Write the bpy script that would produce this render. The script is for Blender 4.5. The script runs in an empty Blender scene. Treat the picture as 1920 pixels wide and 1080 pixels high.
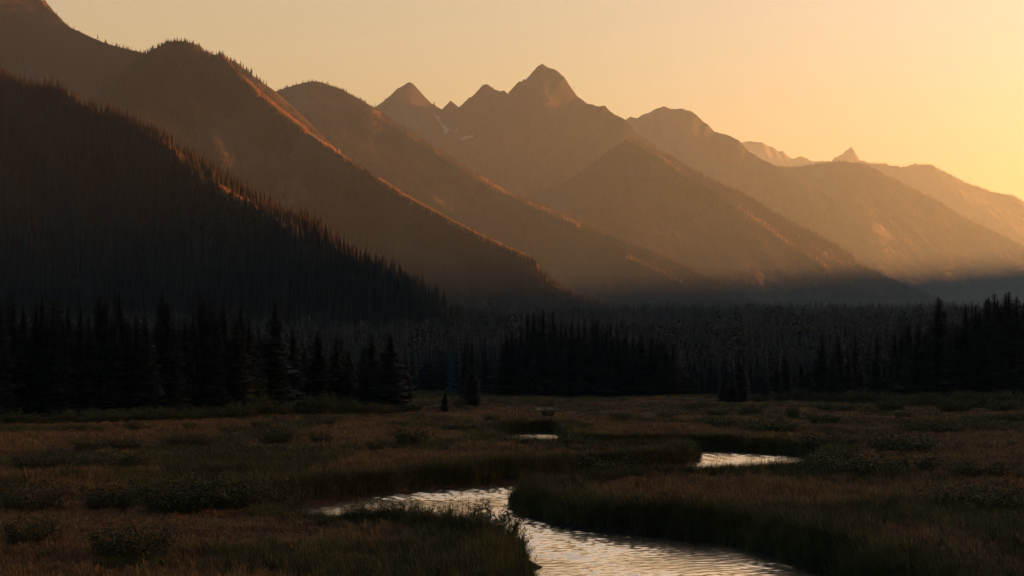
import bpy, math, random
import numpy as np

# ------------------------------------------------------------------ scene, camera, light
S = bpy.context.scene
C = S.collection
R = math.radians
CAM_H = 9.0
F = 50 / 36 * 1920            # focal length in photo pixels
HZ = 672.0                    # row of the true horizon in the photo

cam_d = bpy.data.cameras.new('camera')
cam = bpy.data.objects.new('camera', cam_d); C.objects.link(cam)
cam.location = (0, 0, CAM_H); cam.rotation_euler = (R(90), 0, 0)
cam_d.lens = 50; cam_d.sensor_width = 36; cam_d.shift_y = (HZ - 540) / 1920
cam_d.clip_start = 0.5; cam_d.clip_end = 60000
S.camera = cam

SUN_AZ, SUN_EL = R(72), R(4.5)           # azimuth from +Y towards +X
SUN = np.array([math.sin(SUN_AZ) * math.cos(SUN_EL), math.cos(SUN_AZ) * math.cos(SUN_EL), math.sin(SUN_EL)])
w = bpy.data.worlds.new('World'); S.world = w; w.use_nodes = True
nt = w.node_tree; bg = nt.nodes['Background']
sky = nt.nodes.new('ShaderNodeTexSky'); sky.sky_type = 'NISHITA'; sky.sun_disc = False
sky.sun_elevation = SUN_EL; sky.sun_rotation = SUN_AZ
sky.air_density = 1.6; sky.dust_density = 7.0; sky.ozone_density = 1.0; sky.altitude = 300
# sky tint by direction: the sunward sky is a little rosier than the model's, the sky behind and overhead a little bluer
tc = nt.nodes.new('ShaderNodeTexCoord'); dp = nt.nodes.new('ShaderNodeVectorMath'); dp.operation = 'DOT_PRODUCT'
dp.inputs[1].default_value = (math.sin(SUN_AZ) * 0.99, math.cos(SUN_AZ) * 0.99, -0.10)
nt.links.new(tc.outputs['Generated'], dp.inputs[0])
mr = nt.nodes.new('ShaderNodeMapRange'); mr.inputs['From Min'].default_value = -1; nt.links.new(dp.outputs['Value'], mr.inputs['Value'])
rp = nt.nodes.new('ShaderNodeValToRGB'); el = rp.color_ramp.elements; el.new(0.5); el.new(0.6)
for e_, (p_, c_) in zip(el, ((0.28, (0.45, 0.68, 1.0)), (0.50, (1.13, 0.84, 0.72)), (0.66, (1.0, 0.80, 0.76)), (0.82, (0.87, 0.75, 0.91)))): e_.position = p_; e_.color = (*c_, 1)
nt.links.new(mr.outputs['Result'], rp.inputs['Fac'])
mt = nt.nodes.new('ShaderNodeMix'); mt.data_type = 'RGBA'; mt.blend_type = 'MULTIPLY'; mt.inputs[0].default_value = 1.0
nt.links.new(sky.outputs['Color'], mt.inputs[6]); nt.links.new(rp.outputs['Color'], mt.inputs[7])
nt.links.new(mt.outputs[2], bg.inputs['Color']); bg.inputs['Strength'].default_value = 0.040

sun_d = bpy.data.lights.new('sun', 'SUN'); sun_d.energy = 5.0; sun_d.angle = R(0.5); sun_d.color = (1.0, 0.27, 0.047)
sun = bpy.data.objects.new('sun', sun_d); C.objects.link(sun)
sun.rotation_euler = (R(90) - SUN_EL, 0, math.pi - SUN_AZ)   # lamp's +Z points at the sun
sun.location = (300, 200, 400)
S.view_settings.view_transform = 'Standard'; S.view_settings.look = 'None'
S.view_settings.exposure = 3.84; S.view_settings.gamma = 1.0
S.render.engine = 'CYCLES'
cy = S.cycles
cy.use_denoising = True; cy.denoiser = 'OPENIMAGEDENOISE'
cy.max_bounces = 4; cy.diffuse_bounces = 2; cy.glossy_bounces = 2; cy.transmission_bounces = 2
cy.volume_bounces = 0; cy.transparent_max_bounces = 4
cy.use_adaptive_sampling = True; cy.adaptive_threshold = 0.01
cy.caustics_reflective = False; cy.caustics_refractive = False
cy.sample_clamp_indirect = 4.0

# ------------------------------------------------------------------ numeric helpers
def ss(a, b, x):
    t = np.clip((x - a) / (b - a), 0, 1); return t * t * (3 - 2 * t)

def _hash(ix, iy, seed):
    h = (ix.astype(np.int64) * 374761393 + iy.astype(np.int64) * 668265263 + seed * 2147483647) & 0xffffffff
    h = ((h ^ (h >> 13)) * 1274126177) & 0xffffffff
    h = ((h ^ (h >> 16)) * 2246822519) & 0xffffffff
    return (h & 0xffff) / 65535.0

def vnoise(x, y, seed=0):                # smooth value noise in -1..1
    x = np.asarray(x, float); y = np.asarray(y, float)
    ix = np.floor(x); iy = np.floor(y); fx = x - ix; fy = y - iy
    u = fx ** 3 * (fx * (fx * 6 - 15) + 10); v = fy ** 3 * (fy * (fy * 6 - 15) + 10)
    a = _hash(ix, iy, seed); b = _hash(ix + 1, iy, seed); c = _hash(ix, iy + 1, seed); d = _hash(ix + 1, iy + 1, seed)
    return 2 * ((a * (1 - u) + b * u) * (1 - v) + (c * (1 - u) + d * u) * v) - 1

def fbm(x, y, seed=0, oct=4, gain=0.5):
    s = 0; a = 1; t = 0
    for k in range(oct):
        s = s + a * vnoise(x * 2 ** k + 17.3 * k, y * 2 ** k - 9.1 * k, seed + k); t += a; a *= gain
    return s / t

def ridged(x, y, seed=0, oct=4, gain=0.55):
    s = 0; a = 1; t = 0
    for k in range(oct):
        s = s + a * (1 - 2 * np.abs(vnoise(x * 2 ** k + 31.7 * k, y * 2 ** k + 5.9 * k, seed + k))); t += a; a *= gain
    return s / t

def px(x, y, d):                          # photo pixel at distance d -> point
    return ((x - 960) / F * d, d, CAM_H + (HZ - y) / F * d)

def mesh_from(name, co, faces, mats=(), smooth=False, attrs=None, midx=None):
    """co (n,3), faces (m,k) array or list of such arrays"""
    me = bpy.data.meshes.new(name)
    co = np.asarray(co, np.float32)
    if not isinstance(faces, list): faces = [faces]
    faces = [np.asarray(f, np.int32) for f in faces if len(f)]
    nl = sum(f.size for f in faces); nf = sum(len(f) for f in faces)
    me.vertices.add(len(co)); me.vertices.foreach_set('co', co.ravel())
    me.loops.add(nl); me.loops.foreach_set('vertex_index', np.concatenate([f.ravel() for f in faces]))
    me.polygons.add(nf)
    tot = np.concatenate([np.full(len(f), f.shape[1], np.int32) for f in faces])
    me.polygons.foreach_set('loop_start', np.concatenate([[0], np.cumsum(tot)[:-1]]).astype(np.int32))
    if smooth: me.polygons.foreach_set('use_smooth', np.ones(nf, bool))
    for m in mats: me.materials.append(m)
    if midx is not None: me.polygons.foreach_set('material_index', np.asarray(midx, np.int32))
    me.update(calc_edges=True)
    for k, v in (attrs or {}).items():
        v = np.asarray(v, np.float32)
        if v.ndim == 1:
            a = me.attributes.new(k, 'FLOAT', 'POINT'); a.data.foreach_set('value', v)
        else:
            a = me.attributes.new(k, 'FLOAT_VECTOR', 'POINT'); a.data.foreach_set('vector', v.ravel())
    return me

def grid_faces(nr, nc):
    i = np.arange(nr - 1)[:, None] * nc + np.arange(nc - 1)[None, :]
    i = i.ravel()
    return np.stack([i, i + 1, i + nc + 1, i + nc], 1)

def link(name, me, parent=None, **props):
    o = bpy.data.objects.new(name, me); C.objects.link(o)
    if parent is not None: o.parent = parent
    for k, v in props.items():
        if v is not None: o[k] = v
    return o

class MB:                                 # collects triangles/quads for one mesh
    def __init__(s): s.v = []; s.q = []; s.t = []; s.n = 0
    def add(s, co, quads=None, tris=None):
        co = np.asarray(co, float)
        if quads is not None and len(quads): s.q.append(np.asarray(quads) + s.n)
        if tris is not None and len(tris): s.t.append(np.asarray(tris) + s.n)
        s.v.append(co); s.n += len(co)
    def mesh(s, name, mats, smooth=False):
        fs = []
        if s.q: fs.append(np.concatenate(s.q))
        if s.t: fs.append(np.concatenate(s.t))
        return mesh_from(name, np.concatenate(s.v), fs, mats, smooth)

def tube(mb, pts, rad, n=6):
    pts = np.asarray(pts, float); rad = np.asarray(rad, float); m = len(pts)
    d = np.gradient(pts, axis=0); d /= np.linalg.norm(d, axis=1)[:, None] + 1e-9
    up = np.array([0.31, 0.95, 0.05]); a = np.cross(d, up); a /= np.linalg.norm(a, axis=1)[:, None] + 1e-9
    b = np.cross(d, a); th = np.arange(n) / n * 2 * np.pi
    co = pts[:, None] + rad[:, None, None] * (np.cos(th)[None, :, None] * a[:, None] + np.sin(th)[None, :, None] * b[:, None])
    i = np.arange(m - 1)[:, None] * n; j = np.arange(n)[None, :]; k = (j + 1) % n
    q = np.stack([i + j, i + k, i + n + k, i + n + j], -1).reshape(-1, 4)
    mb.add(co.reshape(-1, 3), q)

# ------------------------------------------------------------------ materials
def new_mat(name, rough=0.9, spec=0.15):
    m = bpy.data.materials.new(name); m.use_nodes = True
    n = m.node_tree.nodes; b = n['Principled BSDF']
    b.inputs['Roughness'].default_value = rough; b.inputs['Specular IOR Level'].default_value = spec
    return m, m.node_tree, b

def ramp(nt, fac, stops):
    r = nt.nodes.new('ShaderNodeValToRGB'); e = r.color_ramp.elements
    while len(e) < len(stops): e.new(0.5)
    for el, (p, c) in zip(e, stops): el.position = p; el.color = (*c, 1)
    nt.links.new(fac, r.inputs['Fac']); return r.outputs['Color']

def noise(nt, vec, scale, detail=4, rough=0.6):
    n = nt.nodes.new('ShaderNodeTexNoise'); n.inputs['Scale'].default_value = scale
    n.inputs['Detail'].default_value = detail; n.inputs['Roughness'].default_value = rough
    nt.links.new(vec, n.inputs['Vector']); return n.outputs['Fac']

def mixc(nt, fac, a, b, mode='MIX'):
    m = nt.nodes.new('ShaderNodeMix'); m.data_type = 'RGBA'; m.blend_type = mode
    for sock, v in ((m.inputs[0], fac), (m.inputs[6], a), (m.inputs[7], b)):
        if hasattr(v, 'links'): nt.links.new(v, sock)
        else: sock.default_value = v if not isinstance(v, tuple) else (*v, 1)
    return m.outputs[2]

def geo_pos(nt): return nt.nodes.new('ShaderNodeNewGeometry').outputs['Position']
def attr(nt, name):
    a = nt.nodes.new('ShaderNodeAttribute'); a.attribute_name = name; return a.outputs['Fac']
# ------------------------------------------------------------------ mountains
def ground_rise(x, y):
    r = np.clip(y - 400, 0, None)
    q = np.sqrt(r * r + 110.0 ** 2) - 110
    return 0.046 * np.minimum(q, 1300) + 0.028 * np.clip(q - 1300, 0, None) + 0.02 * np.clip(np.abs(x) - 0.5 * np.abs(y) - 300, 0, None)

def mountain_mat(name, soil, rock, grass, rocky):
    m, nt, b = new_mat(name, 0.95, 0.05)
    p = geo_pos(nt)
    n1 = noise(nt, p, 0.012, 6, 0.65); n2 = noise(nt, p, 0.0035, 5, 0.6)
    col = ramp(nt, n1, [(0.35, tuple(c * 0.7 for c in soil)), (0.65, soil)])
    rk = ramp(nt, n1, [(0.3, tuple(c * 0.6 for c in rock)), (0.7, rock)])
    rf = ramp(nt, n2, [(0.62 - 0.3 * rocky, (0, 0, 0)), (0.72 - 0.3 * rocky, (1, 1, 1))])
    col = mixc(nt, rf, col, rk)
    col = mixc(nt, attr(nt, 'bare'), col, grass)  # golden grass, also painted where the sun streaks run
    col = mixc(nt, attr(nt, 'snow'), col, (0.15, 0.15, 0.16))
    nt.links.new(col, b.inputs['Base Color'])
    return m

def resample(pts, n):
    p = np.array(pts, float)
    xs = np.linspace(p[0, 0], p[-1, 0], n)
    return np.stack([xs, np.interp(xs, p[:, 0], p[:, 1]), np.interp(xs, p[:, 0], p[:, 2])], 1)

def smooth1(a, k):
    if k < 1: return a
    w_ = np.hanning(2 * k + 3)[1:-1]; w_ /= w_.sum()
    return np.convolve(np.pad(a, k, mode='edge'), w_, 'valid')

class Mount: pass
def mountain(name, pts, mat, n=420, nt_=150, slope=30, front=(0.12, -1.0), jag=0.0, gully=0.10, wl=420, skew=0.9,
             seed=1, rough=13, soft=3, spurs=(), prof=1.15, bare_fn=None, snow_fn=None, gully_start=0.02):
    r = resample(pts, n); r[:, 1] = smooth1(r[:, 1], soft); r[:, 2] = smooth1(r[:, 2], 12)
    cx = (r[:, 0] - 960) / F * r[:, 2]; cyy = r[:, 2]; cz = CAM_H + (HZ - r[:, 1]) / F * r[:, 2]
    if jag:
        cz = cz + jag * (ridged(cx / 90, cx * 0, seed + 50, 4, 0.6) - 0.3)
    sd = np.concatenate([[0], np.cumsum(np.hypot(np.diff(cx), np.diff(cyy)))])
    f = np.array(front, float); f /= np.linalg.norm(f)
    t = np.concatenate([-np.linspace(1, 0.02, nt_ // 4) ** 1.3, np.linspace(0, 1.08, nt_) ** 1.15])
    z0 = ground_rise(cx, cyy) + 1.0
    h = np.maximum(cz - z0, 4)
    run = smooth1(h, n // 20) / math.tan(R(slope)) + 20
    T = t[None, :]; A = np.abs(T)
    X = cx[:, None] + f[0] * run[:, None] * T; Y = cyy[:, None] + f[1] * run[:, None] * T
    P = np.clip(1 - A, 0, None) ** prof
    g0 = ground_rise(X, Y) + 1.0
    czw = smooth1(cz, n // 9)[:, None]; czt = cz[:, None] + (np.minimum(czw, cz[:, None] * 1.12) - cz[:, None]) * ss(0.0, 0.22, A)
    Z = g0 + (czt - g0) * P - 12 * np.clip(A - 1, 0, None) / 0.08
    u = (sd[:, None] - skew * run[:, None] * T) / wl
    env = ss(gully_start, 0.35, A) * (1 - 0.75 * ss(0.6, 1.05, A))
    wob = fbm(X / (wl * 1.7), Y / (wl * 1.7), seed + 9, 3)
    G = ridged(u + 0.5 * wob, A * 1.1 + seed, seed, 5, 0.52)
    G2 = fbm(X / 70, Y / 70, seed + 21, 4)
    Z = Z + env * h[:, None] * gully * (G - 0.25) + ss(0, 0.1, A) * (1 - ss(0.9, 1.05, A)) * G2 * np.minimum(h[:, None] * 0.03, rough)
    if rough > 9: Z = Z + ss(0, 0.03, A) * (1 - ss(0.9, 1.05, A)) * ridged(X / 95 + wob, Y / 180, seed + 33, 4) * rough * 0.5
    bare = np.zeros_like(Z)
    PX = 960 + F * X / Y
    PY = HZ - (Z - CAM_H) * F / Y
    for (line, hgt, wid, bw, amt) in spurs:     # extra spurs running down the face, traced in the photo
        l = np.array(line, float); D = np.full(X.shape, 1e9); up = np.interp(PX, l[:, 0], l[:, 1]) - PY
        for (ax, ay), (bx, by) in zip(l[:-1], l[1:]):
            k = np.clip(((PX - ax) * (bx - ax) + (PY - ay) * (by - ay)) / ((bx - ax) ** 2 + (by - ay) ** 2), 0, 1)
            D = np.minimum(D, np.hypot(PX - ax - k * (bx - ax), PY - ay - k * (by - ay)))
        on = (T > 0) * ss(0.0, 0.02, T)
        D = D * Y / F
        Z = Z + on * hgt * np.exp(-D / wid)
        if amt: bare = np.maximum(bare, amt * on * np.exp(-(D / bw) ** 2) * ss(-4, 1, up) * ss(-0.2, 0.25, fbm(X / 70, Y / 110, seed + 77, 4)))  # gold laid only on the sunward side, painting in the sun streak
    co = np.stack([X, Y, Z], -1)
    if bare_fn: bare = np.maximum(bare, bare_fn(PX, T, X, Y))
    me = mesh_from(name, co.reshape(-1, 3), grid_faces(n, len(t))[:, ::-1], [mat], True, {'bare': bare.ravel(), 'snow': (snow_fn(PX, PY) * (T > 0)).ravel() if snow_fn else 0 * bare.ravel()})
    o = link(name, me, kind='structure')
    M = Mount(); M.co = co; M.t = t; M.bare = bare; M.px = PX; M.h = h; M.run = run; M.o = o; M.P = P
    return M

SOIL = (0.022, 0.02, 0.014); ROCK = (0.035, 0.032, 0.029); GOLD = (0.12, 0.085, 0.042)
m_for = mountain_mat('forest_hill_ground', SOIL, ROCK, GOLD, 0.0)
m_mid = mountain_mat('mountain_slope_ground', (0.018, 0.016, 0.011), ROCK, GOLD, 0.25)
m_rock = mountain_mat('mountain_rock', (0.016, 0.015, 0.013), (0.028, 0.026, 0.024), GOLD, 0.6)

def snow_patches(PX, PY):
    v = np.zeros(PX.shape)
    for ax, ay, bx, by, w_ in ((818, 217, 830, 234, 2.0), (830, 234, 838, 247, 4.0), (862, 259, 886, 256, 2.6), (845, 243, 856, 245, 1.3)):
        k = np.clip(((PX - ax) * (bx - ax) + (PY - ay) * (by - ay)) / ((bx - ax) ** 2 + (by - ay) ** 2), 0, 1)
        d = np.hypot(PX - ax - k * (bx - ax), PY - ay - k * (by - ay)) + 1.2 * vnoise(PX / 4, PY / 4, 5)
        v = np.maximum(v, 1 - ss(w_ * 0.7, w_ * 1.2, d))
    return v
MT = {}
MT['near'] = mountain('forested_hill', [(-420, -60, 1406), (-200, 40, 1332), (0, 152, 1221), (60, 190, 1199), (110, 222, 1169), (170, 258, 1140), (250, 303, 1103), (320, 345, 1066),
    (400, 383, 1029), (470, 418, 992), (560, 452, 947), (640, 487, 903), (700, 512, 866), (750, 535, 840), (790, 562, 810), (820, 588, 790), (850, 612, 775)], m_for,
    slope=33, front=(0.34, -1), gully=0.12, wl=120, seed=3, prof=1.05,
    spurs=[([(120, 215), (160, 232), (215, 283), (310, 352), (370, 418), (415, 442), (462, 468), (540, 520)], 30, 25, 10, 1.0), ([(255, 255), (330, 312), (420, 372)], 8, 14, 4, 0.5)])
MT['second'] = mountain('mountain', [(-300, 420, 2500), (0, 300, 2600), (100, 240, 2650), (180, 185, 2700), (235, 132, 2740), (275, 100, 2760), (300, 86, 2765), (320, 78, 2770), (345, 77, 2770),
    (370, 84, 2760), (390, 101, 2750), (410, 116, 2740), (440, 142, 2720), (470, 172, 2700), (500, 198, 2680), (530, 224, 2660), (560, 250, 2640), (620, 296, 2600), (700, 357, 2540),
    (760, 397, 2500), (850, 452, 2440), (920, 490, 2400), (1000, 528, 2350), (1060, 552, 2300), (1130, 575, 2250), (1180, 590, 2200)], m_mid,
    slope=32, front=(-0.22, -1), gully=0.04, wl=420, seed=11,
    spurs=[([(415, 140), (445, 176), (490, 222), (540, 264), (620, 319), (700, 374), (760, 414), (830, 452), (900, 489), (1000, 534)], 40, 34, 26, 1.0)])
MT['second_back'] = mountain('mountain', [(250, 200, 3350), (350, 150, 3350), (400, 120, 3350), (415, 112, 3350), (445, 117, 3350), (460, 130, 3330), (480, 146, 3320), (515, 170, 3300), (560, 210, 3280), (640, 290, 3250), (760, 400, 3200)], m_mid,
    slope=36, front=(-0.2, -1), gully=0.06, wl=300, seed=19, n=200, nt_=80)
MT['high_left'] = mountain('mountain', [(-700, -160, 3192), (-300, -210, 3192), (-60, -150, 3192), (40, -50, 3192), (75, 0, 3192), (95, 20, 3184), (110, 30, 3184), (125, 50, 3175), (160, 64, 3158), (200, 80, 3150), (240, 91, 3142), (275, 98, 3133), (340, 120, 3108), (450, 200, 3066)], m_mid,
    slope=38, front=(-1.0, -1), gully=0.04, wl=520, seed=23, n=260, nt_=110, jag=6)
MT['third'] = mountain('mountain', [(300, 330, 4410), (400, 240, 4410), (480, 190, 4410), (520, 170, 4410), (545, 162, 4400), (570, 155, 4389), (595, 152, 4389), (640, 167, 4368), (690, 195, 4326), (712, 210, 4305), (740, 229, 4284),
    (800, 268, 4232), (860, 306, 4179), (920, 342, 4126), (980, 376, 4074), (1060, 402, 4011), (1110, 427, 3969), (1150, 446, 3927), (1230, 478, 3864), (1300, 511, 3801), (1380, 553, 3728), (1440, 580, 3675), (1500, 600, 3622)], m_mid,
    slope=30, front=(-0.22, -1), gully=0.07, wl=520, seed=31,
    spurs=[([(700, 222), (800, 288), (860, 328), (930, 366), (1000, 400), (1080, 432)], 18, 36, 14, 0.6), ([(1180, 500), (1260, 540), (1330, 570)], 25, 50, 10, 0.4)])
MT['peaks'] = mountain('rocky_mountain', [(520, 420, 6201), (640, 262, 6201), (700, 206, 6201), (715, 190, 6201), (745, 165, 6201), (765, 153, 6201), (772, 154, 6201), (790, 172, 6201), (800, 185, 6201), (815, 195, 6201), (832, 207, 6201), (845, 187, 6201),
    (860, 202, 6201), (868, 195, 6201), (880, 182, 6201), (890, 180, 6201), (898, 168, 6201), (905, 159, 6201), (915, 157, 6201), (930, 168, 6201), (938, 172, 6201), (945, 168, 6201), (953, 177, 6201), (965, 160, 6201), (975, 150, 6201), (978, 153, 6201), (983, 146, 6201),
    (986, 149, 6201), (1000, 132, 6201), (1008, 123, 6201), (1018, 121, 6201), (1030, 126, 6201), (1043, 128, 6201), (1060, 148, 6192), (1080, 176, 6183), (1100, 193, 6174), (1115, 196, 6165), (1135, 200, 6156), (1150, 211, 6156), (1165, 217, 6147), (1175, 225, 6138), (1200, 250, 6129), (1300, 320, 6111)], m_rock,
    n=560, slope=36, front=(-0.9, -1), soft=1, rough=15, gully=0.055, wl=900, seed=41, snow_fn=snow_patches, jag=9, prof=1.3, gully_start=0.0)
MT['peaks_right'] = mountain('rocky_mountain', [(1000, 380, 7517), (1100, 290, 7517), (1150, 240, 7517), (1172, 226, 7517), (1182, 216, 7517), (1195, 220, 7517), (1215, 212, 7517), (1230, 203, 7517), (1245, 197, 7517), (1258, 203, 7517), (1280, 201, 7517), (1300, 210, 7494), (1320, 228, 7470),
    (1340, 246, 7448), (1355, 249, 7437), (1370, 256, 7426), (1385, 262, 7403), (1400, 280, 7379), (1430, 299, 7346), (1470, 318, 7288), (1560, 370, 7175)], m_rock,
    n=400, slope=34, front=(-0.5, -1), soft=1, rough=15, gully=0.085, wl=800, seed=47, jag=8, prof=1.25)
MT['fifth'] = mountain('mountain', [(840, 460, 5500), (940, 395, 5450), (1000, 366, 5400), (1060, 343, 5400), (1100, 314, 5400), (1140, 292, 5380), (1180, 276, 5360), (1210, 283, 5340), (1260, 304, 5300), (1320, 339, 5250), (1390, 369, 5200), (1460, 409, 5150), (1530, 444, 5100),
    (1600, 484, 5050), (1660, 522, 5000), (1750, 562, 4950), (1830, 590, 4900)], m_mid, slope=29, soft=9, front=(-0.15, -1), gully=0.08, wl=620, seed=53,
    spurs=[([(1180, 285), (1300, 360), (1380, 410), (1450, 462), (1540, 520)], 45, 80, 22, 0.6)])
MT['sixth'] = mountain('mountain', [(1280, 350, 8125), (1360, 322, 8125), (1450, 314, 8100), (1500, 313, 8062), (1530, 307, 8038), (1580, 303, 8000), (1620, 307, 7975), (1660, 329, 7938), (1700, 349, 7900), (1760, 379, 7850), (1800, 404, 7812), (1860, 434, 7750),
    (1920, 463, 7688), (2000, 503, 7625), (2100, 545, 7500), (2200, 590, 7375)], m_mid, slope=29, front=(-0.34, -1), gully=0.07, wl=640, seed=59)
MT['seventh'] = mountain('mountain', [(1480, 340, 10560), (1560, 310, 10560), (1610, 303, 10560), (1650, 307, 10560), (1690, 314, 10560), (1720, 308, 10560), (1745, 309, 10536), (1770, 322, 10500), (1800, 338, 10440), (1860, 360, 10380), (1900, 367, 10320), (1960, 396, 10260), (2100, 450, 10080), (2300, 540, 9960)], m_mid,
    n=300, slope=30, gully=0.10, wl=700, seed=61, jag=8)
MT['tooth'] = mountain('rocky_mountain', [(1300, 330, 12528), (1385, 268, 12528), (1400, 264, 12528), (1430, 268, 12528), (1450, 277, 12528), (1470, 285, 12528), (1485, 298, 12528), (1500, 293, 12528), (1510, 296, 12528), (1525, 304, 12528), (1560, 300, 12528), (1575, 289, 12528), (1583, 287, 12528), (1596, 274, 12528),
    (1604, 288, 12528), (1612, 300, 12528), (1650, 312, 12528), (1750, 340, 12528), (1900, 400, 12528)], m_rock, n=420, slope=36, soft=0, gully=0.12, wl=900, seed=67, jag=14)

# the range beyond the right edge that keeps the valley in evening shade
SHADE = [(1500, -800, 150), (100, 100, 110), (-220, 820, 56), (40, 2700, 135), (300, 3400, 195), (900, 4000, 270), (1300, 5000, 335), (2115, 6000, 405), (2700, 7600, 460)]   # (x, y, height of the shade there)
def east_range():
    sh = SUN[:2] / np.linalg.norm(SUN[:2]); pc = np.array([sh[1], -sh[0]]); L = 7000.0
    k = sorted((x * pc[0] + y * pc[1], hgt + (L - x * sh[0] - y * sh[1]) * math.tan(SUN_EL)) for x, y, hgt in SHADE)
    c = np.linspace(k[-1][0] + 2500, k[0][0] - 300, 220)
    hc = np.interp(c, [a for a, _ in k], [b_ for _, b_ in k])
    hc = hc + 45 * ridged(c / 420, c * 0, 5, 5)
    t = np.linspace(-1, 1, 90)
    run = hc / math.tan(R(27))
    base = L * sh[None] + c[:, None] * pc[None]
    X = base[:, 0][:, None] + sh[0] * run[:, None] * t; Y = base[:, 1][:, None] + sh[1] * run[:, None] * t
    A = np.abs(t)[None, :]
    Z = hc[:, None] * (1 - A) ** 1.1 + 0.10 * hc[:, None] * ss(0.05, 0.4, A) * (1 - ss(0.7, 1, A)) * ridged(c[:, None] / 500 + 0 * X, A + 0 * X, 71, 5) - 5
    me = mesh_from('mountain', np.stack([X, Y, Z], -1).reshape(-1, 3), grid_faces(220, 90), [m_mid], True, {'bare': np.zeros(X.size)})
    return link('mountain', me, kind='structure')
east_range()
# ------------------------------------------------------------------ river course (photo pixels of the waterline -> plan)
RIVER_PX = [(1120, 1300), (1015, 1150), (975, 1086), (958, 1074), (1000, 1070), (1027, 1063), (1000, 1058), (952, 1057), (925, 1047), (880, 1036), (840, 1027), (800, 1019), (700, 1010), (620, 1004), (550, 993), (500, 976), (492, 961), (520, 952),
    (570, 947.5), (640, 936), (700, 929), (800, 918), (880, 911), (985, 904), (1060, 897), (1150, 888), (1230, 879), (1285, 872), (1306, 866), (1309, 862), (1300, 857), (1250, 856), (1180, 857), (1100, 857), (1040, 853),
    (985, 852), (935, 842), (926, 826), (945, 814.5), (1010, 812), (1046, 811.5), (1054, 820), (1064, 836), (1110, 843), (1200, 843), (1310, 844.5), (1400, 848), (1490, 854), (1530, 863), (1548, 880), (1530, 900), (1450, 912),
    (1305, 916), (1180, 922), (1040, 936), (985, 941), (964, 947), (968, 956), (985, 967), (1050, 985), (1150, 999), (1250, 1008), (1365, 1020), (1445, 1040), (1510, 1061), (1575, 1082), (1750, 1150), (1900, 1300)]
POND_PX = [(1003, 766), (1020, 764), (1048, 764.5), (1049, 776), (1004, 776)]

def plan(pts, z=0.0):
    a = np.array(pts, float); d = (CAM_H - z) * F / (a[:, 1] - HZ)
    return np.stack([(a[:, 0] - 960) / F * d, d], 1)

def chaikin(p, k=2):
    for _ in range(k):
        q = np.roll(p, -1, 0)
        p = np.stack([0.75 * p + 0.25 * q, 0.25 * p + 0.75 * q], 1).reshape(-1, 2)
    return p

RIVER = chaikin(plan(RIVER_PX)); POND = chaikin(plan(POND_PX, 0.35))

def sdist(poly, x, y):                    # signed distance, negative inside
    shp = x.shape; x = x.ravel(); y = y.ravel(); out = np.empty(x.size)
    a = poly; b = np.roll(poly, -1, 0); e = b - a; L = (e ** 2).sum(1)
    for s in range(0, x.size, 40000):
        X = x[s:s + 40000, None]; Y = y[s:s + 40000, None]
        k = np.clip(((X - a[:, 0]) * e[:, 0] + (Y - a[:, 1]) * e[:, 1]) / L, 0, 1)
        d = np.sqrt(((X - a[:, 0] - k * e[:, 0]) ** 2 + (Y - a[:, 1] - k * e[:, 1]) ** 2).min(1))
        c = (a[:, 1] > Y) != (b[:, 1] > Y)
        xi = a[:, 0] + (Y - a[:, 1]) / np.where(e[:, 1] == 0, 1e-9, e[:, 1]) * e[:, 0]
        ins = ((c & (X < xi)).sum(1) % 2) == 1
        out[s:s + 40000] = np.where(ins, -d, d)
    return out.reshape(shp)

def river_sd(x, y):
    far = (y > 185)
    sd = np.full(x.shape, 60.0); m = ~far
    sd[m] = sdist(RIVER, x[m], y[m])
    return sd + 0.35 * fbm(x / 1.7, y / 1.7, 91, 3) * (np.abs(sd) < 6)
def pond_sd(x, y):
    sd = np.full(x.shape, 60.0); m = (y > 185) & (y < 290) & (np.abs(x - 14) < 60)
    if m.any(): sd[m] = sdist(POND, x[m], y[m])
    return sd

def meadow_z(x, y, sd=None, ps=None):
    if sd is None: sd = river_sd(x, y)
    if ps is None: ps = pond_sd(x, y)
    z = 0.95 + 0.28 * fbm(x / 17, y / 22, 5, 3) + 0.10 * fbm(x / 3.1, y / 3.1, 6, 3) + ground_rise(x, y)
    z = z + 0.12 * ss(0, 2.5, sd) - 0.12
    z = np.where(ps < 12, z - 0.45 * (1 - ss(0, 12, ps)), z)
    spit = np.exp(-(((x - 1.2) / 1.3) ** 2 + ((y - 61.2) / 1.3) ** 4))
    bank = ss(-0.35, 0.75 + 0.4 * vnoise(x / 4, y / 4, 8), sd)
    bed = -0.15 - 0.75 * ss(0, 2.5, -sd)
    z = bed + (z - bed) * bank * (1 - 0.55 * spit)
    z = np.where(sd < 0, np.maximum(z, -0.9), z)
    z = np.where(ps < -0.2, 0.1 + 0 * z, z)
    return z

m_soil, nt, b = new_mat('meadow_soil', 0.95, 0.05)
p = geo_pos(nt)
mud = attr(nt, 'mud')
c0 = ramp(nt, noise(nt, p, 0.25, 5), [(0.35, (0.014, 0.012, 0.007)), (0.65, (0.026, 0.02, 0.011))])
c1 = ramp(nt, noise(nt, p, 2.2, 5), [(0.3, (0.008, 0.007, 0.006)), (0.7, (0.022, 0.018, 0.014))])
nt.links.new(mixc(nt, mud, c0, c1), b.inputs['Base Color'])
bm_ = nt.nodes.new('ShaderNodeBump'); bm_.inputs['Strength'].default_value = 0.6; bm_.inputs['Distance'].default_value = 0.15
nt.links.new(noise(nt, p, 3.0, 5), bm_.inputs['Height']); nt.links.new(bm_.outputs['Normal'], b.inputs['Normal'])

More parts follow.
